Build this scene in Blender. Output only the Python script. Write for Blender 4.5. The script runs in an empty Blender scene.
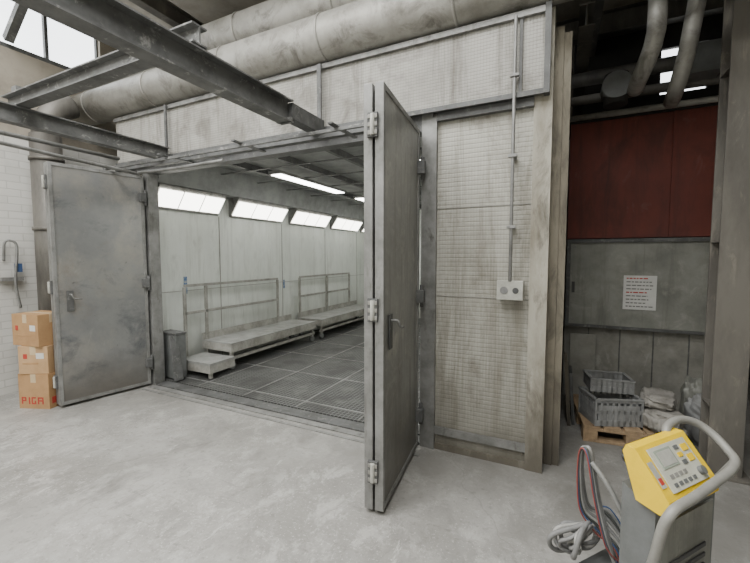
import bpy, bmesh, math, random
from mathutils import Vector, Matrix, noise
random.seed(4)
scene = bpy.context.scene
D = bpy.data

# ------------------------------------------------------------------ materials
def new_mat(name):
    m = D.materials.new(name); m.use_nodes = True
    nt = m.node_tree
    return m, nt, nt.nodes['Principled BSDF']

def dirty(name, base, dirt, scale=3.0, lo=0.4, hi=0.7, rough=0.6, metal=0.0, bump=0.1, stretch=(1,1,1),
          dirt2=None, scale2=12.0, lo2=0.55, hi2=0.7, ribs=None, distort=0.0, ribcol=0.25, cells=None, dist2=0.6, low=None,
          spl=None, drip=None):
    m, nt, b = new_mat(name)
    N, L = nt.nodes, nt.links
    tc = N.new('ShaderNodeTexCoord')
    mp = N.new('ShaderNodeMapping'); mp.inputs['Scale'].default_value = stretch
    L.new(tc.outputs['Object'], mp.inputs['Vector'])
    n1 = N.new('ShaderNodeTexNoise'); n1.inputs['Scale'].default_value = scale; n1.inputs['Detail'].default_value = 8
    n1.inputs['Roughness'].default_value = 0.68; n1.inputs['Distortion'].default_value = distort
    L.new(mp.outputs[0], n1.inputs['Vector'])
    r1 = N.new('ShaderNodeMapRange'); r1.inputs['From Min'].default_value = lo; r1.inputs['From Max'].default_value = hi
    L.new(n1.outputs['Fac'], r1.inputs['Value'])
    mx = N.new('ShaderNodeMixRGB'); mx.inputs[1].default_value = (*base, 1); mx.inputs[2].default_value = (*dirt, 1)
    L.new(r1.outputs[0], mx.inputs[0])
    out = mx.outputs[0]
    def layer(out, col, sc, a, c, st, amt=1.0, det=10, dist=.5, off=0):
        q = N.new('ShaderNodeMapping'); q.inputs['Scale'].default_value = st; q.inputs['Location'].default_value=(off,off*.7,off*.3)
        L.new(tc.outputs['Object'], q.inputs['Vector'])
        n = N.new('ShaderNodeTexNoise'); n.inputs['Scale'].default_value=sc; n.inputs['Detail'].default_value=det
        n.inputs['Roughness'].default_value=.72; n.inputs['Distortion'].default_value=dist
        L.new(q.outputs[0], n.inputs['Vector'])
        r = N.new('ShaderNodeMapRange'); r.inputs['From Min'].default_value=a; r.inputs['From Max'].default_value=c; r.inputs['To Max'].default_value=amt
        L.new(n.outputs['Fac'], r.inputs['Value'])
        x = N.new('ShaderNodeMixRGB'); x.inputs[2].default_value=(*col,1)
        L.new(r.outputs[0], x.inputs[0]); L.new(out, x.inputs[1]); return x.outputs[0]
    if dirt2: out = layer(out, dirt2, scale2, lo2, hi2, stretch, dist=dist2)
    if drip: out = layer(out, drip, 6, .50, .70, (1.6,1.6,.12), .9, off=3.1)
    for sp_ in (spl or []): out = layer(out, *sp_)
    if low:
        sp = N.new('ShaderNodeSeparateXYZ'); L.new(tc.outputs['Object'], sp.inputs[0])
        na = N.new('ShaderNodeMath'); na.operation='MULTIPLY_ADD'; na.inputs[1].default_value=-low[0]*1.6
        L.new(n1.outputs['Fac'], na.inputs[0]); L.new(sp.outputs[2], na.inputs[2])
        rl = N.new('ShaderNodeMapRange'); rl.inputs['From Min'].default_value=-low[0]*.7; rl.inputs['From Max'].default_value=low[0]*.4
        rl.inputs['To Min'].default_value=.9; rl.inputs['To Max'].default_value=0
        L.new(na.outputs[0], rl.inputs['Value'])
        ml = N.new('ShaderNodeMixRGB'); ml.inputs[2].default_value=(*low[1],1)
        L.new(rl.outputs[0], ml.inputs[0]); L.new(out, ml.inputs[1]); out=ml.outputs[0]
    bp = N.new('ShaderNodeBump'); bp.inputs['Strength'].default_value = bump; bp.inputs['Distance'].default_value = 0.02
    L.new(n1.outputs['Fac'], bp.inputs['Height'])
    nrm = bp.outputs[0]
    bands=[]
    if ribs: bands.append((ribs[0],ribs[1],ribcol))
    if cells: bands.append((cells[0],cells[1],cells[2]))
    for (ax,sc,amt) in bands:
        w = N.new('ShaderNodeTexWave'); w.bands_direction = ax; w.inputs['Scale'].default_value = sc
        w.inputs['Distortion'].default_value = 0.0
        L.new(tc.outputs['Object'], w.inputs['Vector'])
        pw = N.new('ShaderNodeMath'); pw.operation = 'POWER'; pw.inputs[1].default_value = 6.0
        L.new(w.outputs['Fac'], pw.inputs[0])
        mlt = N.new('ShaderNodeMath'); mlt.operation = 'MULTIPLY'; mlt.inputs[1].default_value = amt
        L.new(pw.outputs[0], mlt.inputs[0])
        m3 = N.new('ShaderNodeMixRGB'); m3.inputs[2].default_value = (*[c*0.5 for c in dirt], 1)
        L.new(mlt.outputs[0], m3.inputs[0]); L.new(out, m3.inputs[1]); out = m3.outputs[0]
        b2 = N.new('ShaderNodeBump'); b2.inputs['Strength'].default_value = 0.4; b2.inputs['Distance'].default_value = 0.005
        b2.invert = True
        L.new(pw.outputs[0], b2.inputs['Height']); L.new(nrm, b2.inputs['Normal']); nrm = b2.outputs[0]
    L.new(out, b.inputs['Base Color']); L.new(nrm, b.inputs['Normal'])
    b.inputs['Roughness'].default_value = rough; b.inputs['Metallic'].default_value = metal
    return m

def emis(name, col, s):
    m, nt, b = new_mat(name)
    b.inputs['Base Color'].default_value = (*col, 1)
    b.inputs['Emission Color'].default_value = (*col, 1); b.inputs['Emission Strength'].default_value = s
    return m

M = {}
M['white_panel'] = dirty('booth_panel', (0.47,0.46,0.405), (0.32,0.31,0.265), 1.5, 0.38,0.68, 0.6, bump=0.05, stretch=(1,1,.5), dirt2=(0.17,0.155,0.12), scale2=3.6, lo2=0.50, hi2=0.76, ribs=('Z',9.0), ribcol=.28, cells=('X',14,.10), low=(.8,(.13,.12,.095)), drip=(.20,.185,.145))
M['fascia'] = dirty('booth_fascia', (0.43,0.42,0.385), (0.28,0.27,0.24), 2.2, 0.38,0.70, 0.6, bump=0.05, dirt2=(0.12,0.11,0.09), scale2=3.6, lo2=0.50, hi2=0.76, ribs=('Z',13.0), ribcol=0.35, cells=('X',14,.22), drip=(.13,.12,.095))
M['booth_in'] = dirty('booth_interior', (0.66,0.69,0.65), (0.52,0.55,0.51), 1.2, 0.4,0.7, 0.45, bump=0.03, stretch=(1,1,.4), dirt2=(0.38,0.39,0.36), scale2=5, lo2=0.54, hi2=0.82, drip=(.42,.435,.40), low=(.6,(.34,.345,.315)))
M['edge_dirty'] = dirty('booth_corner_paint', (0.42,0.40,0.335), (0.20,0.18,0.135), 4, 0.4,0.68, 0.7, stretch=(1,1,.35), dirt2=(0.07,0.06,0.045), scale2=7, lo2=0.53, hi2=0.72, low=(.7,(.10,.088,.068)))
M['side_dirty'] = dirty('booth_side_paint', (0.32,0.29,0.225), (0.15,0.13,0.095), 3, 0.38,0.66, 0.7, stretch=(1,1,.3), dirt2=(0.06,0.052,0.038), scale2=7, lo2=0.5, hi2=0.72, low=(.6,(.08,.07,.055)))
M['steel'] = dirty('galvanised_steel', (0.29,0.29,0.28), (0.15,0.15,0.14), 5, 0.38,0.68, 0.5, 0.35, 0.06, spl=[((.08,.075,.062),9,.56,.68,(1,1,.3),.8)])
M['steel_dk'] = dirty('dark_steel', (0.13,0.132,0.13), (0.06,0.06,0.057), 5, 0.4,0.7, 0.6, 0.25, 0.06, dirt2=(0.27,0.27,0.255), scale2=14, lo2=0.55,hi2=0.72)
M['beam'] = dirty('painted_beam', (0.15,0.152,0.147), (0.065,0.065,0.062), 6, 0.4,0.7, 0.6, 0.1, 0.06, dirt2=(0.42,0.415,0.39), scale2=9, lo2=0.56,hi2=0.68)
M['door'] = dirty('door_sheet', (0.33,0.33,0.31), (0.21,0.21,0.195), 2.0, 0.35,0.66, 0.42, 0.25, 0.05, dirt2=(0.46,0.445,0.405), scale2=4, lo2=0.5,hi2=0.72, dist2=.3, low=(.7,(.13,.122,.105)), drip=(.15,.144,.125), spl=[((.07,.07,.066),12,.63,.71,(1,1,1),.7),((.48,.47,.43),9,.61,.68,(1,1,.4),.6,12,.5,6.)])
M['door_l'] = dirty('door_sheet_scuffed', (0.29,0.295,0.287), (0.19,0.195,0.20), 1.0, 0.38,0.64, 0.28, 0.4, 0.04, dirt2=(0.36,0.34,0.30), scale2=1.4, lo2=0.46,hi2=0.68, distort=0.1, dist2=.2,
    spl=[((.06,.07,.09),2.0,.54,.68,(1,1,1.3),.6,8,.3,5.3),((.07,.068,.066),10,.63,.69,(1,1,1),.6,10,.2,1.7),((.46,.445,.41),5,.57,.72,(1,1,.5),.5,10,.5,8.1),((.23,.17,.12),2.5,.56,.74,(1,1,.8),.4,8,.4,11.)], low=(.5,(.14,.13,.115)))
M['duct'] = dirty('duct_steel', (0.42,0.41,0.375), (0.25,0.24,0.21), 3, 0.4,0.68, 0.5, 0.25, 0.04, dirt2=(0.10,0.092,0.077), scale2=4.5, lo2=0.51,hi2=0.73)
M['duct_dk'] = dirty('old_duct', (0.18,0.17,0.15), (0.08,0.075,0.067), 4, 0.4,0.7, 0.55, 0.3, 0.05, stretch=(1,1,.3))
M['red'] = dirty('red_oxide_panel', (0.20,0.046,0.032), (0.12,0.032,0.024), 1.6, 0.38,0.66, 0.65, 0, 0.03, stretch=(1,1,.5), dirt2=(0.055,0.026,0.02), scale2=2.5, lo2=0.50,hi2=0.74, drip=(.09,.032,.025), spl=[((.20,.10,.08),8,.60,.72,(1,1,.4),.6,12,.5,2.)])
M['cab'] = dirty('cabinet_grey', (0.27,0.275,0.245), (0.15,0.153,0.135), 2.2, 0.4,0.70, 0.5, 0.1, 0.03, dirt2=(0.38,0.37,0.33), scale2=4, lo2=0.54,hi2=0.8, drip=(.14,.138,.12))
M['cab_lo'] = dirty('lower_panel_grey', (0.30,0.295,0.26), (0.14,0.135,0.118), 2.5, 0.4,0.70, 0.7, 0, 0.05, spl=[((.44,.43,.39),5,.56,.7,(1,1,.5),.7)])
M['dark'] = dirty('near_black', (0.035,0.032,0.028), (0.016,0.015,0.013), 3, 0.4,0.7, 0.9)  # near-black mottled tone, mainly for the dark space at right rear
M['column'] = dirty('column_steel', (0.15,0.14,0.12), (0.075,0.068,0.058), 3, 0.4,0.7, 0.7, 0.1, 0.08, stretch=(1,1,.3), dirt2=(0.26,0.235,0.19), scale2=8, lo2=0.55,hi2=0.74)
M['ceil'] = dirty('ceiling_plaster', (0.36,0.325,0.265), (0.18,0.157,0.125), 1.5, 0.4,0.72, 0.9)
M['card'] = dirty('cardboard', (0.44,0.265,0.125), (0.34,0.195,0.09), 5, 0.4,0.75, 0.8, 0, 0.03)
M['card2'] = dirty('cardboard_light', (0.50,0.325,0.175), (0.40,0.245,0.12), 5, 0.4,0.75, 0.8, 0, 0.03)
M['tape'] = dirty('packing_tape', (0.58,0.45,0.28), (0.46,0.35,0.21), 5, rough=0.3)
M['redink'] = dirty('red_ink', (0.50,0.05,0.03), (0.35,0.04,0.03), 8)
M['paper'] = dirty('paper', (0.66,0.66,0.63), (0.55,0.55,0.52), 5)
M['ink'] = dirty('black_ink', (0.05,0.05,0.05), (0.08,0.08,0.08), 5)
M['wood'] = dirty('pallet_wood', (0.38,0.27,0.16), (0.20,0.14,0.085), 6, stretch=(3,1,3), rough=0.85)
M['plastic'] = dirty('crate_plastic', (0.28,0.285,0.28), (0.17,0.17,0.165), 6, rough=0.5)
M['sack'] = dirty('dusty_sack', (0.33,0.315,0.285), (0.17,0.16,0.14), 7, rough=0.95, bump=0.4)
M['yellow'] = dirty('yellow_plastic', (0.85,0.58,0.01), (0.68,0.44,0.01), 7, 0.5,0.8, rough=0.4)
M['mgrey'] = dirty('machine_grey', (0.15,0.157,0.155), (0.10,0.105,0.10), 7, rough=0.45)
M['handle'] = dirty('handle_grey', (0.27,0.265,0.24), (0.20,0.195,0.175), 9, rough=0.4)
M['facepl'] = dirty('control_face', (0.55,0.55,0.46), (0.45,0.45,0.37), 9, rough=0.4)
M['lcd'] = dirty('display_glass', (0.34,0.38,0.31), (0.28,0.32,0.26), 9, rough=0.2)
M['hose_g'] = dirty('hose_grey', (0.22,0.22,0.215), (0.14,0.14,0.135), 15, rough=0.6)
M['hose_w'] = dirty('hose_white', (0.38,0.375,0.355), (0.24,0.235,0.215), 15, rough=0.5)
M['hose_r'] = dirty('hose_red', (0.26,0.06,0.05), (0.17,0.05,0.04), 15, rough=0.5)
M['hose_b'] = dirty('hose_blue', (0.05,0.10,0.22), (0.04,0.07,0.16), 15, rough=0.5)
M['hose_n'] = dirty('hose_black', (0.05,0.055,0.05), (0.09,0.09,0.085), 15, rough=0.5)
M['jbox'] = dirty('junction_box', (0.48,0.48,0.43), (0.33,0.325,0.285), 12, rough=0.5)
M['deck'] = dirty('deck_grey', (0.28,0.285,0.27), (0.16,0.16,0.15), 5, rough=0.6)
M['platsteel'] = dirty('platform_paint', (0.34,0.335,0.305), (0.15,0.145,0.127), 5, rough=0.6)
M['blue'] = dirty('blue_paint', (0.04,0.12,0.28), (0.35,0.38,0.38), 26, .45,.6)
M['lamp'] = emis('booth_lamp_glass', (1.0,0.98,0.88), 7.5)
M['tube'] = emis('ceiling_lamp_glass', (1.0,1.0,0.97), 14)
M['glass'] = emis('window_daylight', (0.93,0.97,1.0), 4.0)
M['filter'] = dirty('ceiling_filter', (0.34,0.35,0.34), (0.22,0.225,0.22), 4, rough=0.9)
M['joint'] = dirty('panel_joint', (0.30,0.295,0.265), (0.20,0.20,0.18), 6)

def brick_mat():
    m, nt, b = new_mat('white_brick'); N, L = nt.nodes, nt.links
    tc = N.new('ShaderNodeTexCoord')
    sep = N.new('ShaderNodeSeparateXYZ'); L.new(tc.outputs['Object'], sep.inputs[0])
    ad = N.new('ShaderNodeMath'); ad.operation='ADD'; L.new(sep.outputs[0], ad.inputs[0]); L.new(sep.outputs[1], ad.inputs[1])
    cb = N.new('ShaderNodeCombineXYZ'); L.new(ad.outputs[0], cb.inputs[0]); L.new(sep.outputs[2], cb.inputs[1])
    br = N.new('ShaderNodeTexBrick'); L.new(cb.outputs[0], br.inputs['Vector'])
    br.inputs['Scale'].default_value = 1.0; br.inputs['Brick Width'].default_value=0.25; br.inputs['Row Height'].default_value=0.085
    br.inputs['Mortar Size'].default_value=0.006; br.inputs['Mortar Smooth'].default_value=0.3
    br.inputs['Color1'].default_value=(0.64,0.63,0.59,1); br.inputs['Color2'].default_value=(0.59,0.58,0.54,1); br.inputs['Mortar'].default_value=(0.51,0.50,0.465,1)
    n = N.new('ShaderNodeTexNoise'); n.inputs['Scale'].default_value=2; n.inputs['Detail'].default_value=6; L.new(tc.outputs['Object'], n.inputs['Vector'])
    r = N.new('ShaderNodeMapRange'); r.inputs['From Min'].default_value=.5; r.inputs['From Max'].default_value=.85; L.new(n.outputs['Fac'], r.inputs['Value'])
    mx = N.new('ShaderNodeMixRGB'); mx.inputs[2].default_value=(0.36,0.35,0.31,1); L.new(r.outputs[0], mx.inputs[0]); L.new(br.outputs['Color'], mx.inputs[1])
    L.new(mx.outputs[0], b.inputs['Base Color'])
    bp = N.new('ShaderNodeBump'); bp.invert=True; bp.inputs['Strength'].default_value=.4; bp.inputs['Distance'].default_value=.01
    L.new(br.outputs['Fac'], bp.inputs['Height']); L.new(bp.outputs[0], b.inputs['Normal'])
    b.inputs['Roughness'].default_value=.8
    return m
M['brick'] = brick_mat()

def floor_mat():
    m, nt, b = new_mat('worn_concrete'); N, L = nt.nodes, nt.links
    tc = N.new('ShaderNodeTexCoord')
    def noise_(s, d, dist, stretch=(1,1,1), rough=.6, rot=0, off=0):
        mp = N.new('ShaderNodeMapping'); mp.inputs['Scale'].default_value=stretch; mp.inputs['Rotation'].default_value=(0,0,rot); mp.inputs['Location'].default_value=(off,off,0)
        L.new(tc.outputs['Object'], mp.inputs['Vector'])
        n = N.new('ShaderNodeTexNoise'); n.inputs['Scale'].default_value=s; n.inputs['Detail'].default_value=d
        n.inputs['Distortion'].default_value=dist; n.inputs['Roughness'].default_value=rough
        L.new(mp.outputs[0], n.inputs['Vector']); return n.outputs['Fac']
    def rng(x, lo, hi, a=0, c=1):
        r = N.new('ShaderNodeMapRange'); r.inputs['From Min'].default_value=lo; r.inputs['From Max'].default_value=hi
        r.inputs['To Min'].default_value=a; r.inputs['To Max'].default_value=c
        L.new(x, r.inputs['Value']); return r.outputs[0]
    def mul(x,y):
        q=N.new('ShaderNodeMath'); q.operation='MULTIPLY'; L.new(x,q.inputs[0]); L.new(y,q.inputs[1]); return q.outputs[0]
    def mix(f, a, c2):
        x = N.new('ShaderNodeMixRGB'); L.new(f, x.inputs[0])
        if isinstance(a, tuple): x.inputs[1].default_value=(*a,1)
        else: L.new(a, x.inputs[1])
        x.inputs[2].default_value=(*c2,1); return x.outputs[0]
    n1 = noise_(.8, 10, .4)
    c = mix(rng(n1,.38,.62), (0.26,0.252,0.232), (0.36,0.352,0.33))
    c = mix(rng(noise_(3.0,12,.4,rough=.72),.46,.64,0,.7), c, (0.21,0.204,0.187))
    big = rng(noise_(1.3,6,.3,off=4),.40,.56)
    c = mix(mul(big, rng(noise_(6,14,.4,(1,.7,1),.76,.5),.50,.60,0,.65)), c, (0.48,0.47,0.445))
    c = mix(rng(noise_(2.6,14,.4,(1,.8,1),.76,-.2,2),.54,.62,0,.5), c, (0.44,0.43,0.405))
    c = mix(rng(noise_(26,6,0,rough=.72),.54,.68,0,.55), c, (0.15,0.145,0.13))
    c = mix(mul(big, rng(noise_(55,4,0,rough=.7,off=1),.58,.66,0,.7)), c, (0.60,0.59,0.56))
    c = mix(rng(noise_(1.7,14,.5,(1,.7,1),.78,-.9,7),.56,.64,0,.6), c, (0.155,0.149,0.135))
    c = mix(rng(noise_(9,14,.3,(1,.25,1),.8,.9,3),.60,.64,0,.6), c, (0.56,0.55,0.52))
    c = mix(rng(noise_(9,14,.3,(.25,1,1),.8,.2,9),.60,.64,0,.5), c, (0.13,0.125,0.113))
    c = mix(rng(noise_(7,14,.3,(.15,1,1),.8,-.5,13),.60,.63,0,.4), c, (0.14,0.135,0.122))
    v = N.new('ShaderNodeTexVoronoi'); v.feature='DISTANCE_TO_EDGE'; v.inputs['Scale'].default_value=.4
    wv = N.new('ShaderNodeVectorMath'); wv.operation='ADD'
    nn = N.new('ShaderNodeTexNoise'); nn.inputs['Scale'].default_value=3; nn.inputs['Detail'].default_value=6
    L.new(tc.outputs['Object'], nn.inputs['Vector'])
    sc = N.new('ShaderNodeVectorMath'); sc.operation='SCALE'; sc.inputs['Scale'].default_value=.35
    L.new(nn.outputs['Color'], sc.inputs[0]); L.new(tc.outputs['Object'], wv.inputs[0]); L.new(sc.outputs[0], wv.inputs[1]); L.new(wv.outputs[0], v.inputs['Vector'])
    c = mix(rng(v.outputs['Distance'],.0,.004,.35,0), c, (0.13,0.125,0.11))
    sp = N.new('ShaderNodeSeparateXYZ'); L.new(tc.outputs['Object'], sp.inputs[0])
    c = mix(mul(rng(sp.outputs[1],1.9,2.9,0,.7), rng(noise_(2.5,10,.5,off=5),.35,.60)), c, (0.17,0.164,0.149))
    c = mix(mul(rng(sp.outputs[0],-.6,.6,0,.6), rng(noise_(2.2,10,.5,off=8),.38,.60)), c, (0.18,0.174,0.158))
    L.new(c, b.inputs['Base Color'])
    bp = N.new('ShaderNodeBump'); bp.inputs['Strength'].default_value=.25; bp.inputs['Distance'].default_value=.012
    L.new(noise_(9,10,.5), bp.inputs['Height']); L.new(bp.outputs[0], b.inputs['Normal'])
    L.new(rng(n1,.3,.7,.38,.6), b.inputs['Roughness'])
    return m
M['floor'] = floor_mat()

def grate_mat():
    m, nt, b = new_mat('floor_grating'); N, L = nt.nodes, nt.links
    tc = N.new('ShaderNodeTexCoord')
    br = N.new('ShaderNodeTexBrick'); L.new(tc.outputs['Object'], br.inputs['Vector'])
    br.offset = 0; br.inputs['Scale'].default_value=1; br.inputs['Brick Width'].default_value=.045; br.inputs['Row Height'].default_value=.045
    br.inputs['Mortar Size'].default_value=.005; br.inputs['Mortar Smooth'].default_value=.2
    br.inputs['Color1'].default_value=(.018,.019,.018,1); br.inputs['Color2'].default_value=(.034,.035,.033,1); br.inputs['Mortar'].default_value=(.15,.152,.146,1)
    out=br.outputs['Color']
    for (s,lo,hi,amt,col,off) in ((1.4,.42,.68,.5,(.06,.06,.056,1),0),(3.5,.56,.68,.5,(.15,.15,.14,1),4),(2.2,.52,.62,.6,(.02,.02,.019,1),8)):
        q=N.new('ShaderNodeMapping'); q.inputs['Location'].default_value=(off,off,0); L.new(tc.outputs['Object'], q.inputs['Vector'])
        n = N.new('ShaderNodeTexNoise'); n.inputs['Scale'].default_value=s; n.inputs['Detail'].default_value=8; L.new(q.outputs[0], n.inputs['Vector'])
        r = N.new('ShaderNodeMapRange'); r.inputs['From Min'].default_value=lo; r.inputs['From Max'].default_value=hi; r.inputs['To Max'].default_value=amt; L.new(n.outputs['Fac'], r.inputs['Value'])
        mx = N.new('ShaderNodeMixRGB'); mx.inputs[2].default_value=col; L.new(r.outputs[0], mx.inputs[0]); L.new(out, mx.inputs[1]); out=mx.outputs[0]
    L.new(out, b.inputs['Base Color']); b.inputs['Roughness'].default_value=.6
    return m
M['grate'] = grate_mat()

# ------------------------------------------------------------------ builder
class B:
    def __init__(s, name):
        s.name=name; s.bm=bmesh.new(); s.mats=[]
    def mi(s, k):
        if k not in s.mats: s.mats.append(k)
        return s.mats.index(k)
    def _faces(s, vs, fs, k, smooth=False):
        v=[s.bm.verts.new(p) for p in vs]; i=s.mi(k)
        for f in fs:
            try:
                fc=s.bm.faces.new([v[j] for j in f]); fc.material_index=i; fc.smooth=smooth
            except ValueError: pass
    def box(s, x0,x1,y0,y1,z0,z1,k, mat=None):
        vs=[Vector(p) for p in [(x0,y0,z0),(x1,y0,z0),(x1,y1,z0),(x0,y1,z0),(x0,y0,z1),(x1,y0,z1),(x1,y1,z1),(x0,y1,z1)]]
        if mat is not None: vs=[mat@v for v in vs]
        s._faces(vs,[(0,3,2,1),(4,5,6,7),(0,1,5,4),(1,2,6,5),(2,3,7,6),(3,0,4,7)],k); return s
    def bar(s, p1,p2,w,h,k,up=(0,0,1)):
        p1=Vector(p1);p2=Vector(p2);d=(p2-p1);d.normalize();u=Vector(up)
        if abs(d.dot(u))>.99:u=Vector((0,1,0))
        a=d.cross(u).normalized();c=a.cross(d).normalized()
        vs=[]
        for q in (p1,p2):
            for (i,j) in ((-1,-1),(1,-1),(1,1),(-1,1)): vs.append(q+a*i*w/2+c*j*h/2)
        s._faces(vs,[(0,1,2,3),(7,6,5,4),(0,4,5,1),(1,5,6,2),(2,6,7,3),(3,7,4,0)],k); return s
    def prism(s, prof, axis, a, b, k, mat=None):
        def P(p,t):
            v={'X':(t,p[0],p[1]),'Y':(p[0],t,p[1]),'Z':(p[0],p[1],t)}[axis]
            v=Vector(v); return mat@v if mat is not None else v
        n=len(prof); vs=[P(p,a) for p in prof]+[P(p,b) for p in prof]
        fs=[tuple(range(n)),tuple(range(2*n-1,n-1,-1))]+[(i,(i+1)%n,(i+1)%n+n,i+n) for i in range(n)]
        s._faces(vs,fs,k); return s
    def tube(s, pts, r, k, seg=12, smooth_path=True, caps=True, sub=6, mat=None):
        P=[Vector(p) for p in pts]
        if smooth_path and len(P)>2:
            Q=[]
            for i in range(len(P)-1):
                p0=P[max(i-1,0)];p1=P[i];p2=P[i+1];p3=P[min(i+2,len(P)-1)]
                for j in range(sub):
                    t=j/sub
                    Q.append(.5*((2*p1)+(-p0+p2)*t+(2*p0-5*p1+4*p2-p3)*t*t+(-p0+3*p1-3*p2+p3)*t**3))
            Q.append(P[-1]);P=Q
        if mat is not None: P=[mat@p for p in P]
        T=[]
        for i in range(len(P)):
            d=P[min(i+1,len(P)-1)]-P[max(i-1,0)]; T.append(d.normalized())
        u=Vector((0,0,1)) if abs(T[0].z)<.9 else Vector((1,0,0))
        n=(u-T[0]*u.dot(T[0])).normalized(); i_m=s.mi(k); rings=[]
        for i,p in enumerate(P):
            n=(n-T[i]*n.dot(T[i])).normalized(); b=T[i].cross(n)
            rings.append([s.bm.verts.new(p+r*(math.cos(a)*n+math.sin(a)*b)) for a in [2*math.pi*q/seg for q in range(seg)]])
        for i in range(len(rings)-1):
            for q in range(seg):
                f=s.bm.faces.new((rings[i][q],rings[i][(q+1)%seg],rings[i+1][(q+1)%seg],rings[i+1][q])); f.smooth=True; f.material_index=i_m
        if caps:
            for R in (rings[0][::-1],rings[-1]):
                f=s.bm.faces.new(R); f.material_index=i_m
        return s
    def cyl(s,p1,p2,r,k,seg=20,mat=None): return s.tube([p1,p2],r,k,seg,False,mat=mat)
    def done(s, bevel=0.0, matrix=None, segs=2):
        bmesh.ops.recalc_face_normals(s.bm, faces=s.bm.faces)
        me=D.meshes.new(s.name); s.bm.to_mesh(me); s.bm.free()
        for k in s.mats: me.materials.append(M[k])
        o=D.objects.new(s.name,me); scene.collection.objects.link(o)
        if bevel:
            m=o.modifiers.new('bevel','BEVEL'); m.width=bevel; m.segments=segs; m.limit_method='ANGLE'; m.angle_limit=math.radians(50)
        if matrix is not None: o.matrix_world=matrix
        return o

def ibeam(b, p1, p2, h, w, k, t=0.012):
    z=Vector((0,0,1)); p1=Vector(p1);p2=Vector(p2)
    b.bar(p1+z*(h/2-t/2),p2+z*(h/2-t/2),w,t,k); b.bar(p1-z*(h/2-t/2),p2-z*(h/2-t/2),w,t,k)
    b.bar(p1,p2,t,h-2*t,k)

# ------------------------------------------------------------------ room shell
XL,XR,YF,YB,H=-5.75,3.6,-3.4,9.7,5.0
B('floor').box(XL-.2,XR+.2,YF-.2,YB+.2,-.2,0,'floor').done()
w=B('wall_left'); w.box(XL-.2,XL,YF-.2,YB+.2,0,3.0,'brick'); w.box(XL-.2,XL,YF-.2,YB+.2,3.0,3.98,'ceil'); w.box(XL-.2,XL,YF-.2,YB+.2,4.75,H,'ceil')
for y in (-3.6,-1.2,.6,3.2,6,9.5): w.box(XL-.2,XL,y,y+.25,3.98,4.75,'ceil')
w.done()
n=1
for y0,y1 in ((-3.35,-1.2),(-.95,.6),(.85,3.2),(3.45,6),(6.25,9.5)):
    g=B('window_%d'%n); n+=1
    g.box(XL-.12,XL-.1,y0,y1,3.98,4.75,'glass')
    k=int((y1-y0)/.55)
    for i in range(k+1): g.box(XL-.1,XL-.05,y0+(y1-y0)*i/k-.018,y0+(y1-y0)*i/k+.018,3.98,4.75,'steel_dk')
    g.box(XL-.1,XL-.0,y0,y1,3.98,4.03,'steel_dk')
    g.done()
B('wall_back').box(XL,XR,YB,YB+.2,0,H,'ceil').done()
w=B('wall_right'); w.box(XR,XR+.2,YF-.2,YB+.2,0,H,'cab_lo'); w.done()
B('wall_front').box(XL,XR,YF-.2,YF,0,H,'brick').done()
w=B('wall_partition'); w.box(.1,1.15,6.5,6.65,0,H,'dark'); w.box(1.15,1.65,6.5,6.65,0,3.8,'dark'); w.box(1.15,1.65,6.5,6.65,4.4,H,'dark'); w.box(1.65,XR,6.5,6.65,0,H,'dark'); w.done()
g=B('window_%d'%n); g.box(1.15,1.65,6.56,6.58,3.8,4.4,'glass'); g.box(1.38,1.42,6.53,6.56,3.8,4.4,'steel_dk'); g.done()

c=B('ceiling')
SK=[(-5.2,.9,-2.6,-.9),(-5.2,.9,.0,1.5)]
c.box(XL-.2,-5.2,YF-.2,YB+.2,H,H+.15,'ceil'); c.box(.9,XR+.2,YF-.2,YB+.2,H,H+.15,'ceil')
c.box(-5.2,.9,YF-.2,-2.6,H,H+.15,'ceil'); c.box(-5.2,.9,-.9,0,H,H+.15,'ceil'); c.box(-5.2,.9,1.5,YB+.2,H,H+.15,'ceil')
c.done()
for i,(x0,x1,y0,y1) in enumerate(SK):
    s=B('skylight_frame')
    for j in range(9):
        x=x0+(x1-x0)*j/8; s.box(x-.02,x+.02,y0,y1,H+.02,H+.1,'steel')
    s.done()
r=B('roof_truss')
for y in (1.75,4.2,6.4): ibeam(r,(XL,y,H-.16),(XR,y,H-.16),.30,.16,'duct_dk')
for x in (-4.4,-2.2,.3,2.4): ibeam(r,(x,1.75,H-.42),(x,YB,H-.42),.2,.12,'column')
r.bar((XL+.05,2.2,4.05),(-4.6,2.2,H-.1),.08,.08,'beam'); r.bar((XL+.05,3.0,3.7),(-4.5,3.9,H-.3),.10,.10,'ceil')
r.done()

# ------------------------------------------------------------------ paint booth
pb=B('paint_booth')
IL,IR=-4.7,-.22
pb.box(-4.8,IL,3.07,9.2,0,3.2,'booth_in')
pb.box(IR,-.165,3.07,9.2,0,3.2,'booth_in')
pb.box(-.16,-.02,3.125,9.2,0,3.24,'side_dirty')
pb.box(-4.8,-.02,9.2,9.35,0,3.2,'booth_in')
pb.box(-4.79,-.17,3.06,9.19,3.2,3.25,'steel_dk')
pb.box(-4.8,-4.59,3.0,3.06,0,2.60,'white_panel')
pb.box(-4.59,-4.49,2.97,3.1,0,2.60,'steel')
pb.box(-1.03,-.94,2.97,3.1,0,2.73,'steel')
pb.box(-.94,-.2,3.0,3.06,0,2.73,'white_panel')
pb.box(-.2,-.08,2.97,3.12,0,3.30,'edge_dirty')
pb.box(-.905,-.2,2.975,3.0,.13,.19,'steel'); pb.box(-.905,-.2,2.98,3.0,0,.05,'edge_dirty')
pb.box(-.94,-.905,2.965,3.0,0,2.70,'steel')
for z in (1.28,1.98): pb.box(-.9,-.2,2.994,3.0,z,z+.006,'joint')
pb.box(-4.8,-1.03,2.972,3.1,2.60,2.73,'steel_dk')
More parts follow.
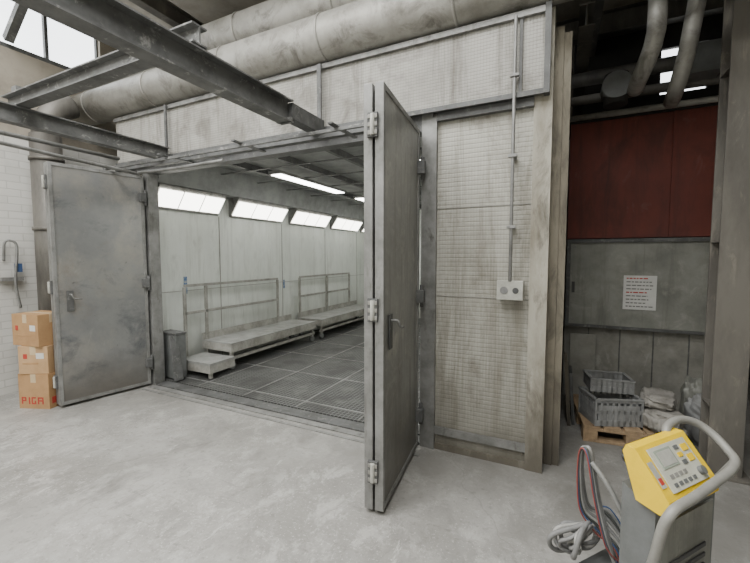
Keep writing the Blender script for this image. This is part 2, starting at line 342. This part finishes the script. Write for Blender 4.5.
pb.box(-.905,-.2,2.955,3.0,2.66,2.72,'steel_dk')
pb.box(-5.0,-.14,2.93,2.968,2.735,3.28,'fascia'); pb.box(-4.8,-.2,2.969,3.05,2.736,3.19,'steel_dk')
pb.box(-5.0,-.14,2.90,2.929,3.25,3.29,'steel'); pb.box(-5.0,-.14,2.905,2.929,2.715,2.75,'steel_dk')
pb.box(-.139,-.10,2.90,2.969,2.715,3.31,'steel_dk'); pb.box(-.30,-.28,2.915,2.929,2.75,3.25,'steel_dk')
for y in (3.14,3.7,4.4,5.1): pb.box(-.019,.03,y,y+.06,0,3.2,'side_dirty')
pb.box(-.019,.02,3.2,5.1,.35,.42,'edge_dirty')
pb.box(IL,IR,3.11,9.2,2.88,2.92,'filter')
x=IL
while x<IR: 
    pb.box(x,x+.05,3.11,9.19,2.80,2.879,'steel_dk'); x+=.75
y=3.3
while y<9.2:
    pb.box(IL,IR,y,y+.045,2.78,2.79,'steel_dk'); y+=.73
for sgn,xw in ((1,IL),(-1,IR)):
    pb.prism([(xw,2.88),(xw+sgn*.28,2.88),(xw+sgn*.20,2.52),(xw,2.50)],'Y',3.11,9.19,'filter')
    for i in range(5):
        y0=2.98+i*1.45; y1=min(y0+1.17,9.15); y0=max(y0,3.14)
        pb.prism([(xw,2.225),(xw+sgn*.02,2.215),(xw+sgn*.22,2.50),(xw+sgn*.20,2.52),(xw,2.50)],'Y',y0-.02,y1+.02,'steel')
        pb.prism([(xw+sgn*.045,2.245),(xw+sgn*.058,2.242),(xw+sgn*.204,2.445),(xw+sgn*.195,2.45)],'Y',y0,y1,'lamp')
        for q in (.33,.66): pb.prism([(xw+sgn*.040,2.24),(xw+sgn*.061,2.238),(xw+sgn*.208,2.447),(xw+sgn*.19,2.46)],'Y',y0+(y1-y0)*q-.006,y0+(y1-y0)*q+.006,'filter')
for y in (4.2,5.65,7.1,8.55): pb.box(IL,IL+.006,y,y+.012,0,2.2,'joint')
pb.box(IL,IL+.005,3.1,9.2,1.12,1.128,'joint')
pb.box(IL,IL+.008,3.57,3.62,1.08,1.32,'blue'); pb.box(IL,IL+.008,5.68,5.72,1.0,1.16,'blue')
for x,y0 in ((-3.57,4.2),(-3.57,6.6),(-1.6,4.2),(-1.6,6.6)):
    pb.box(x-.10,x+.10,y0-.04,y0+1.74,2.735,2.775,'steel'); pb.box(x-.085,x+.085,y0,y0+1.7,2.725,2.734,'tube')
pb.done()

g=B('floor_grating'); g.box(IL,IR,3.13,9.19,0.0,.02,'grate')
x=IL
while x<IR: g.box(x,x+.018,3.13,9.19,.02,.026,'steel'); x+=.745
y=3.3
while y<9.2: g.box(IL,IR,y,y+.018,.02,.0255,'steel'); y+=.82
g.done()
t=B('door_track'); t.box(-4.5,-.98,2.80,2.83,0,.006,'steel'); t.box(-4.5,-1.15,2.88,2.95,0,.010,'steel'); t.box(-4.48,-1.04,2.975,3.12,0,.015,'steel_dk'); t.done()

# ------------------------------------------------------------------ doors
def door(name, hinge, ang, width, h, mk):
    b=B(name); W=width
    for (x0,x1) in ((-.055,0.0),(-.125,-.07)):
        b.box(x0+.008,x1-.008,-W+.03,-.03,.05,h-.03,mk)
        for (ya,yb) in ((-W,-W+.035),(-.035,0)): b.box(x0,x1,ya,yb,.03,h,'steel')
        b.box(x0,x1,-W+.035,-.035,.03,.065,'steel'); b.box(x0,x1,-W+.035,-.035,h-.035,h,'steel')
    xm=-.0625
    for z in (.28,1.28,2.36):
        b.box(xm-.035,xm+.03,-width-.02,-width,z-.07,z+.07,'steel_dk')
        b.cyl((xm,-width-.022,z-.06),(xm,-width-.022,z+.06),.014,'jbox',12)
        for dz in (-.045,0,.045): b.box(xm-.03,xm+.03,-width-.026,-width-.02,z+dz-.012,z+dz+.012,'handle')
    for z in (.3,1.28,2.3):
        b.cyl((.02,.005,z-.09),(.02,.005,z+.09),.016,'steel_dk',12); b.box(-.01,.05,-.06,.0,z-.05,z+.05,'steel_dk')
    b.box(0,.008,-width+.10,-width+.16,1.02,1.24,'steel_dk')
    b.tube([(0,-width+.13,1.20),(.05,-width+.13,1.20),(.06,-width+.15,1.16),(.06,-width+.22,1.15)],.009,'steel',8)
    m=Matrix.Translation(hinge)@Matrix.Rotation(math.radians(ang),4,'Z')
    return b.done(bevel=.003,matrix=m)
door('booth_door',(-1.03,2.93,0),6,.90,2.60,'door')
door('booth_door',(-4.52,2.94,0),-10,.90,2.56,'door_l')

h=B('door_rail'); h.bar((-4.85,2.84,2.64),(-1.15,2.84,2.64),.06,.04,'steel_dk'); h.bar((-4.7,2.6,2.59),(-1.3,2.6,2.59),.025,.025,'beam')
for x in (-4.6,-3.6,-2.6,-1.6): h.bar((x,2.5,2.61),(x,2.9,2.61),.04,.012,'steel_dk')
h.done()

# ------------------------------------------------------------------ overhead beams
b=B('crane_rail'); ibeam(b,(-2.0,-1.2,2.72),(-1.95,2.44,2.72),.17,.12,'beam',.010)
b.bar((-2.02,2.40,2.65),(-1.88,2.40,2.65),.02,.03,'steel'); b.bar((-1.95,2.88,2.67),(-1.95,2.88,3.28),.04,.015,'steel_dk')
b.bar((-1.95,2.44,2.73),(-1.95,2.88,2.73),.10,.12,'steel_dk')
b.done()
b=B('crane_rail'); ibeam(b,(-4.0,-1.2,2.74),(-4.0,2.88,2.74),.14,.10,'beam',.010); b.bar((-4.0,2.88,2.7),(-4.0,2.88,3.28),.03,.02,'steel_dk'); b.done()
b=B('cross_beam'); ibeam(b,(-4.2,1.6,2.87),(-1.9,1.6,2.87),.11,.10,'beam',.010)
b.box(-4.04,-3.96,1.56,1.64,2.925,2.97,'beam')
b.done()
b=B('cable_pipe'); b.tube([(-4.35,-1,2.66),(-4.35,2.4,2.55),(-4.2,2.74,2.54),(-3.0,2.76,2.54)],.018,'steel',8)
b.tube([(-4.75,-1,2.76),(-4.75,2.8,2.76)],.022,'steel',8); b.done()
b=B('cable_pipe'); b.tube([(-5.2,-1,3.1),(-5.2,2.6,3.1)],.035,'duct',10); b.done()

def duct(name,y,z,r,x0,x1,k='duct',step=1.15):
    b=B(name); b.cyl((x0,y,z),(x1,y,z),r,k,40)
    x=x0+.4
    while x<x1: b.cyl((x-.012,y,z),(x+.012,y,z),r+.008,k,40); x+=step
    b.done()
duct('ventilation_duct',2.92,3.50,.19,-5.74,3.5)
duct('ventilation_duct',3.14,3.93,.20,-5.74,3.5,'duct')
b=B('duct_cradle')
for x in (-4.3,-2.3,-.5): b.box(x-.02,x+.02,3.0,3.3,3.27,3.31,'steel_dk')
b.done()
b=B('vertical_duct'); b.cyl((-5.42,2.38,0),(-5.42,2.38,3.0),.15,'duct_dk',32)
for z in (.9,1.9,2.7): b.cyl((-5.42,2.38,z),(-5.42,2.38,z+.04),.165,'duct_dk',32)
b.tube([(-5.42,2.38,3.0),(-5.42,2.40,3.15),(-5.42,2.50,3.32),(-5.42,2.66,3.42)],.13,'duct_dk',24); b.done()
b=B('wall_hose'); b.tube([(-5.72,2.05,1.55),(-5.68,2.05,1.75),(-5.66,2.1,1.78),(-5.66,2.15,1.7),(-5.66,2.12,1.3),(-5.68,2.16,1.0)],.014,'steel',8); b.box(-5.75,-5.66,2.0,2.2,1.32,1.36,'steel'); b.box(-5.70,-5.66,2.13,2.19,1.42,1.52,'hose_b'); b.done()

b=B('conduit_junction_box')
cx=-.325
b.cyl((cx,2.89,1.42),(cx,2.89,3.26),.012,'steel',10)
for z in (1.8,2.3,2.85): b.box(cx-.03,cx+.03,2.87,2.9,z,z+.02,'steel')
for z in (1.8,2.3): b.box(cx-.02,cx+.02,2.9,3.0,z+.004,z+.016,'steel')
b.box(cx-.085,cx+.085,2.90,2.998,1.29,1.42,'jbox'); b.box(cx-.09,cx+.09,2.885,2.90,1.285,1.425,'jbox')
b.cyl((cx-.04,2.88,1.355),(cx-.04,2.885,1.355),.028,'hose_g',16); b.cyl((cx+.04,2.88,1.355),(cx+.04,2.885,1.355),.022,'ink',16)
b.done(bevel=.004)

# ------------------------------------------------------------------ platforms
def platform(name,y0,y1,ry0,ry1,step):
    b=B(name); X0,X1=-4.62,-4.05; z=.40
    b.box(X0,X1,y0,y1,z-.015,z,'deck'); 
    for x in (X0,X1-.03): b.box(x,x+.03,y0,y1,z-.13,z-.015,'platsteel')
    for y in (y0,(y0+y1)/2,y1-.03): b.box(X0+.03,X1-.03,y,y+.03,z-.12,z-.015,'platsteel')
    for x in (X0+.03,X1-.07):
        for y in (y0+.03,y1-.08):
            b.box(x,x+.04,y,y+.04,.10,z-.13,'platsteel')
            b.cyl((x-.005,y+.02,.078),(x+.045,y+.02,.078),.05,'mgrey',16)
    b.box(X1-.06,X1-.03,y0,y1,.16,.20,'platsteel')
    if step:
        b.box(X0+.05,X1+.07,y0-.42,y0-.01,.20,.23,'deck'); b.box(X0+.05,X0+.08,y0-.42,y0-.01,.12,.20,'platsteel'); b.box(X1+.04,X1+.07,y0-.42,y0-.01,.1,.20,'platsteel')
        b.box(X0+.08,X1+.04,y0-.42,y0-.39,.10,.20,'platsteel')
        for x in (X0+.08,X1): b.box(x,x+.04,y0-.39,y0-.35,.026,.12,'platsteel')
    n=3 if not step else 2
    for i in range(n):
        y=ry0+(ry1-ry0)*i/(n-1); b.bar((X0+.02,y,z),(X0+.02,y,1.18),.035,.035,'platsteel')
    for zz in (1.2,.82): b.bar((X0+.02,ry0,zz),(X0+.02,ry1,zz),.035,.035,'platsteel')
    b.box(X0,X0+.01,y0,y1,z,z+.1,'platsteel')
    if step:
        b.bar((X0+.02,y0-.28,.2),(X0+.02,y0-.28,1.18),.035,.035,'platsteel')
        b.bar((X0+.02,y0-.28,1.2),(X0+.02,ry0,1.2),.035,.035,'platsteel'); b.bar((X0+.02,y0-.28,.82),(X0+.02,ry0,.82),.035,.035,'platsteel')
    b.done()
platform('work_platform',3.78,5.8,3.85,5.4,True)
platform('work_platform',6.0,8.4,6.05,8.0,False)
b=B('metal_bin'); b.box(-4.66,-4.36,3.17,3.32,.03,.60,'mgrey'); b.box(-4.67,-4.35,3.16,3.33,.60,.63,'steel_dk'); b.bar((-4.30,3.16,.03),(-4.40,3.17,.60),.12,.02,'steel_dk'); b.done(bevel=.01)

# ------------------------------------------------------------------ cardboard boxes
def cbox(name,c,size,rot,k,marks=True):
    b=B(name); x,y,z=size
    b.box(-x/2,x/2,-y/2,y/2,0,z,k)
    b.box(-x/2,x/2,-.03,.03,z,z+.002,'tape'); b.box(-.03,.03,-y/2-.0015,-y/2,z-.09,z,'tape'); b.box(x/2,x/2+.0015,-.03,.03,z-.09,z,'tape')
    b.box(-x/2,x/2,-.003,.003,z,z+.003,'card')
    if marks:
        Y=-y/2-.002; u=-.14; z0=.05; hh=.075; t=.014
        b.box(u,u+t,Y,-y/2,z0,z0+hh,'redink'); b.box(u+t,u+.045,Y,-y/2,z0+hh-t,z0+hh,'redink'); b.box(u+t,u+.045,Y,-y/2,z0+.03,z0+.03+t,'redink'); b.box(u+.045-t/2,u+.045+t/2,Y,-y/2,z0+.03,z0+hh,'redink')
        u=-.06; b.box(u,u+t,Y,-y/2,z0,z0+hh,'redink')
        u=-.03; b.box(u,u+t,Y,-y/2,z0,z0+hh,'redink'); b.box(u+t,u+.05,Y,-y/2,z0+hh-t,z0+hh,'redink'); b.box(u+t,u+.05,Y,-y/2,z0,z0+t,'redink'); b.box(u+.05-t,u+.05,Y,-y/2,z0+t,z0+.035,'redink')
        u=.04; b.box(u,u+t,Y,-y/2,z0,z0+hh,'redink'); b.box(u+t,u+.05,Y,-y/2,z0+hh-t,z0+hh,'redink'); b.box(u+t,u+.05,Y,-y/2,z0+.03,z0+.03+t,'redink'); b.box(u+.05,u+.05+t,Y,-y/2,z0,z0+hh,'redink')
        b.box(x/2,x/2+.002,-.1,.02,.05,.12,'redink')
    else:
        b.box(-x/2+.04,x/2-.1,-y/2-.002,-y/2,.10,.12,'card'); b.box(x/2-.12,x/2-.04,-y/2-.002,-y/2,.16,.22,'paper'); b.box(-x/2+.05,-x/2+.09,-y/2-.002,-y/2,.16,.21,'redink')
    b.done(bevel=.004,matrix=Matrix.Translation(c)@Matrix.Rotation(math.radians(rot),4,'Z'))
cbox('cardboard_box',(-4.98,2.06,0),(.34,.26,.37),22,'card')
cbox('cardboard_box',(-4.98,2.06,.374),(.30,.26,.29),28,'card2',False)
cbox('cardboard_box',(-5.02,2.06,.668),(.38,.28,.33),10,'card',False)

# ------------------------------------------------------------------ right side
b=B('red_panel_cabinet')
b.box(.06,1.9,4.82,5.4,1.80,3.05,'red'); 
for x in (.06,.98,1.87): b.box(x,x+.03,4.805,4.82,1.8,3.05,'red')
b.box(.04,1.92,4.79,5.42,3.05,3.1,'dark'); b.done()
b=B('control_cabinet')
b.box(.06,1.5,4.80,5.4,.82,1.79,'cab'); b.box(.06,1.5,4.77,4.80,1.75,1.79,'steel_dk'); b.box(.06,1.5,4.77,4.80,.82,.85,'steel_dk')
b.box(.06,.10,4.77,4.80,.85,1.75,'steel_dk'); b.box(1.40,1.44,4.77,4.80,.85,1.75,'steel_dk')
b.box(.12,.15,4.785,4.8,1.2,1.32,'ink')
for x in (.14,1.37):
    for z in (.9,1.7): b.cyl((x,4.80,z),(x,4.785,z),.012,'steel',10)
b.box(.06,1.5,4.86,5.4,0,.82,'cab_lo')
for x in (.3,.6,.9,1.2): b.box(x,x+.01,4.85,4.86,0,.8,'steel_dk')
b.done(bevel=.002)
b=B('paper_sign'); b.box(.61,.90,4.790,4.794,1.04,1.40,'paper')
for i in range(9):
    z=1.37-.037*i; wd=random.uniform(.17,.24); x0=.635
    x=x0
    while x<x0+wd:
        l=random.uniform(.015,.045); b.box(x,min(x+l,x0+wd),4.788,4.790,z-.006,z+.006,'redink' if i in (0,4) else 'hose_g'); x+=l+.008
b.done()

b=B('steel_column'); X,Y=1.11,3.6
m=Matrix.Translation((X,Y,0))
b.box(-.10,.10,-.10,-.085,0,H-.32,'column',m); b.box(-.10,.10,.085,.10,0,H-.32,'column',m); b.box(-.01,.01,-.085,.085,0,H-.32,'column',m)
b.box(-.15,.15,-.15,.15,0,.02,'column',m)
for z in (.5,1.7,2.9): b.box(-.098,.098,-.085,.085,z,z+.012,'column',m)
b.done(bevel=.003)

b=B('wooden_pallet')
for i in range(5): b.box(.0+i*.155,.13+i*.155,0,.8,.122,.144,'wood')
for y in (0,.35,.7):
    b.box(0,.75,y,y+.1,.10,.122,'wood')
    for x in (0,.32,.64): b.box(x,x+.11,y,y+.1,.022,.10,'wood')
    b.box(0,.75,y,y+.1,0,.022,'wood')
b.done(bevel=.003,matrix=Matrix.Translation((.22,3.68,0))@Matrix.Rotation(math.radians(6),4,'Z'))
def crate(name,c,size,rot,rx=0,ry=0):
    b=B(name); x,y,z=size; t=.008
    b.box(-x/2,x/2,-y/2,y/2,0,t,'plastic')
    for s in (-1,1):
        for zz in (0,z*.45,z-.035):
            hh=.03 if zz else .05
            b.box(-x/2,x/2,s*y/2-t/2,s*y/2+t/2,zz,zz+hh,'plastic'); b.box(s*x/2-t/2,s*x/2+t/2,-y/2,y/2,zz,zz+hh,'plastic')
        for i in range(9):
            u=-x/2+x*i/8; b.box(u-.008,u+.008,s*y/2-t/2,s*y/2+t/2,0,z,'plastic')
        for i in range(7):
            u=-y/2+y*i/6; b.box(s*x/2-t/2,s*x/2+t/2,u-.008,u+.008,0,z,'plastic')
        b.box(-x/2-.012,x/2+.012,s*y/2-.012,s*y/2+.012,z-.012,z,'plastic'); b.box(s*x/2-.012,s*x/2+.012,-y/2,y/2,z-.012,z,'plastic')
        b.box(-x/2+.02,x/2-.02,s*y/2-.002,s*y/2+.002,.0,z*.75,'plastic'); b.box(s*x/2-.002,s*x/2+.002,-y/2+.02,y/2-.02,.0,z*.75,'plastic')
    b.done(matrix=Matrix.Translation(c)@Matrix.Rotation(math.radians(rot),4,'Z')@Matrix.Rotation(math.radians(rx),4,'X')@Matrix.Rotation(math.radians(ry),4,'Y'))
crate('plastic_crate',(.43,3.90,.146),(.38,.30,.24),22)
crate('plastic_crate',(.42,4.02,.392),(.33,.26,.12),10)
def sack(name,c,s,rot,k='sack'):
    b=B(name); bmesh.ops.create_icosphere(b.bm,subdivisions=5,radius=1); b.mi(k)
    for v in b.bm.verts:
        p=v.co; q=Vector([math.copysign(abs(a)**.6,a) for a in p])
        o=Vector(c)*5
        kk=1+.22*noise.noise(p*1.8+o)+.12*noise.noise(p*5+o)+.05*noise.noise(p*12+o)
        v.co=Vector((q.x*s[0]*kk,q.y*s[1]*kk,max(q.z*s[2]*kk,-s[2]*.8)))
    for f in b.bm.faces: f.smooth=True
    b.done(matrix=Matrix.Translation((c[0],c[1],c[2]+s[2]*.8))@Matrix.Rotation(math.radians(rot),4,'Z'))
sack('cement_sack',(.80,3.94,.150),(.14,.24,.10),12)
sack('cement_sack',(.80,4.00,.320),(.12,.20,.055),-8)
sack('rubbish_sack',(1.16,4.02,.0),(.11,.18,.22),20,'plastic')
sack('rag_pile',(.62,3.50,.0),(.14,.08,.05),10,'mgrey')
sack('rag_pile',(.84,3.56,.0),(.09,.07,.09),40,'sack')
b=B('leaning_sheet'); b.box(0,.03,0,.35,0,.62,'side_dirty',Matrix.Translation((.10,3.95,0))@Matrix.Rotation(math.radians(-4),4,'Y')); b.box(.05,.075,.03,.3,0,.5,'steel_dk',Matrix.Translation((.09,3.95,0))@Matrix.Rotation(math.radians(-4),4,'Y')); b.done()
b=B('leaning_sheet'); b.box(0,.25,0,.015,0,.75,'cab_lo',Matrix.Translation((.12,4.66,0))@Matrix.Rotation(math.radians(-8),4,'X')); b.done()
sack('rubbish_sack',(1.22,4.45,.0),(.14,.14,.26),-10,'cab')
b=B('storage_shelf')
for x in (1.9,3.2):
    for y in (3.9,4.4): b.box(x,x+.05,y,y+.05,0,2.1,'steel_dk')
for z in (.2,.75,1.3,1.85): b.box(1.9,3.25,3.9,4.45,z,z+.04,'steel_dk')
for i in range(9): 
    x=1.98+.3*(i%4); z=.24+.55*(i//4); b.box(x,x+.22,4.0,4.3,z,z+random.uniform(.15,.4),random.choice(['cab','plastic','card','mgrey']))
b.done(bevel=.004)

b=B('exhaust_pipe'); b.tube([(.60,3.6,4.9),(.60,3.6,3.5),(.59,3.61,3.25),(.56,3.68,3.12),(.54,3.85,3.06),(.54,4.05,3.05)],.062,'duct',20); 
b.cyl((.60,3.6,3.9),(.60,3.6,3.95),.07,'steel',20); b.done()
b=B('exhaust_pipe'); b.tube([(.93,3.75,4.9),(.90,3.75,3.9),(.84,3.75,3.3),(.81,3.78,3.08),(.80,3.9,2.96),(.82,4.15,2.93)],.058,'duct',20); b.cyl((.91,3.75,3.95),(.905,3.75,4.0),.068,'steel',20); b.done()
b=B('pipe_run'); b.cyl((.05,4.6,3.22),(3.5,4.6,3.22),.045,'duct_dk',16); b.cyl((.05,4.78,3.5),(3.5,4.78,3.5),.07,'duct_dk',16); b.cyl((.05,4.62,3.05),(3.5,4.62,3.05),.03,'duct',12); b.done()
b=B('extract_fan'); b.cyl((.42,4.3,3.02),(.42,4.3,3.30),.10,'dark',20); b.cyl((.42,4.2,3.18),(.42,4.4,3.18),.12,'mgrey',20); b.box(.95,1.2,4.3,4.5,3.2,3.45,'mgrey'); b.done()
b=B('side_beam'); ibeam(b,(-.1,3.9,4.3),(3.5,3.9,4.3),.22,.10,'dark');b.done()
b=B('side_beam'); ibeam(b,(.15,4.0,3.75),(.15,6.4,3.75),.2,.12,'column'); b.done()

# ------------------------------------------------------------------ welding machine
b=B('welding_machine')
b.prism([(.02,.36),(.13,.36),(.13,.80),(.02,.75)],'X',.05,.44,'mgrey')
b.box(.08,.41,.012,.02,.40,.70,'cab'); 
for z in (.42,.46,.50,.54): b.box(.12,.36,.006,.012,z,z+.015,'ink')
b.prism([(.13,.60),(.16,.60),(.16,.78),(.13,.80)],'X',.32,.44,'mgrey')
b.prism([(-.035,.785),(-.005,.765),(.070,.775),(.120,.925),(.11,.95),(.08,.95),(-.03,.82)],'X',.025,.325,'yellow')
fm=Matrix.Translation((.025,-.0312,.821))@Matrix.Rotation(math.atan2(.13,.11),4,'X')
b.box(.042,.262,.018,.155,.0,.005,'facepl',fm); b.box(.062,.155,.085,.144,.005,.008,'lcd',fm)
b.box(.070,.147,.092,.137,.008,.009,'jbox',fm)
for i in range(5): b.box(.065+.028*i,.082+.028*i,.03,.042,.005,.008,'mgrey',fm)
for i in range(3): b.box(.175,.20,.078+.024*i,.092+.024*i,.005,.008,'yellow' if i==1 else 'mgrey',fm)
for i in range(2): b.box(.215,.25,.080+.034*i,.102+.034*i,.005,.008,'yellow',fm)
for i in range(4): b.box(.07+.026*i,.089+.026*i,.054,.067,.005,.007,'handle',fm)
b.box(.008,.034,.04,.12,.0,.002,'jbox',fm); b.box(.012,.030,.05,.07,.002,.003,'redink',fm)
b.cyl((.235,.045,.004),(.235,.045,.02),.014,'mgrey',20,mat=fm)
HP=[(.01,.06,.38),(-.02,.01,.52),(-.035,-.025,.66),(-.038,-.045,.77),(-.025,-.056,.815),(.01,-.06,.833),(.11,-.06,.838),(.24,-.055,.846),(.36,-.05,.855),(.43,-.035,.866),(.46,-.005,.88),(.472,.04,.912),(.462,.08,.94),(.43,.105,.958),(.38,.12,.966),(.32,.12,.962),(.285,.115,.95),(.272,.105,.93)]
b.tube(HP,.0150,'handle',14)
b.tube([(.44,-.03,.86),(.435,.0,.80),(.42,.03,.74)],.012,'handle',10)
b.box(0,.44,-.02,.28,.12,.36,'mgrey'); b.box(.0,.44,-.03,.29,.34,.37,'mgrey')
for x in (-.035,.445):
    b.cyl((x,.22,.1),(x+.03,.22,.1),.1,'ink',28); b.cyl((x-.003,.22,.1),(x+.033,.22,.1),.04,'steel',16)
    b.cyl((x,.01,.04),(x+.03,.01,.04),.04,'ink',16); b.box(x+.005,x+.025,0,.03,.04,.14,'steel')
b.tube([(.10,.12,.60),(.08,.20,.74),(.07,.26,.80)],.010,'steel',8)
WM=Matrix.Translation((.292,1.441,0))@Matrix.Rotation(math.radians(51.8),4,'Z')
b.done(bevel=.008,matrix=WM,segs=3)
b=B('hose_bundle')
for i,(k,r) in enumerate((('hose_r',.003),('hose_b',.003),('hose_n',.005),('hose_w',.006),('hose_g',.008),('hose_w',.005),('hose_g',.007),('hose_n',.006),('hose_g',.007),('hose_b',.003))):
    o=.007*i
    b.tube([(.12,.17,.44-.01*i),(.08+o*.5,.20,.50),(.065+o*.5,.24,.66),(.058+o*.4,.268,.81+.008*(i%3)),(.058+o*.4,.29,.845),(.06+o*.4,.308,.81),(.06+o*.6,.31,.70),(.07+o*1.0,.30,.58),(.11+o*1.4,.26,.50+.008*i),(.14+o*1.5,.20,.46),(.14+o,.16,.38)],r,k,8)
for i in range(9):
    pts=[]
    cxx=.055+.018*(i%4); cyy=.285+.007*i
    for j in range(29):
        a=2*math.pi*j/28; R=.050+.013*((i*7)%4)
        pts.append((cxx+R*math.cos(a)*1.1+.008*math.sin(2*a+i),cyy+.5*R*math.cos(a+.5*i),.475+R*.8*math.sin(a)-.005*i+.008*math.sin(3*a+i)))
    b.tube(pts,.008+.002*(i%2),'hose_g' if i%3 else 'hose_w',8,sub=2)
b.done(matrix=WM)

# ------------------------------------------------------------------ lights
def area(name,loc,rot,sx,sy,e,col=(1,1,1)):
    l=D.lights.new(name,'AREA'); l.shape='RECTANGLE'; l.size=sx; l.size_y=sy; l.energy=e; l.color=col
    o=D.objects.new(name,l); o.location=loc; o.rotation_euler=rot; scene.collection.objects.link(o); return o
area('skylight_sun_1',(-2.35,-1.75,H+.2),(0,0,0),5.6,1.6,440,(1,.99,.965))
area('skylight_sun_2',(-2.35,.75,H+.2),(0,0,0),5.6,1.4,390,(1,.99,.965))
wd=D.worlds.new('world'); scene.world=wd; wd.use_nodes=True
bg=wd.node_tree.nodes['Background']; bg.inputs[0].default_value=(.85,.92,1,1); bg.inputs[1].default_value=1.5

cam=D.cameras.new('camera'); co=D.objects.new('camera',cam); scene.collection.objects.link(co)
co.location=(0,0,1.6); co.rotation_euler=(math.radians(90-3.76),0,math.radians(26))
cam.sensor_width=36; cam.lens=18.24; cam.clip_start=.05
scene.camera=co
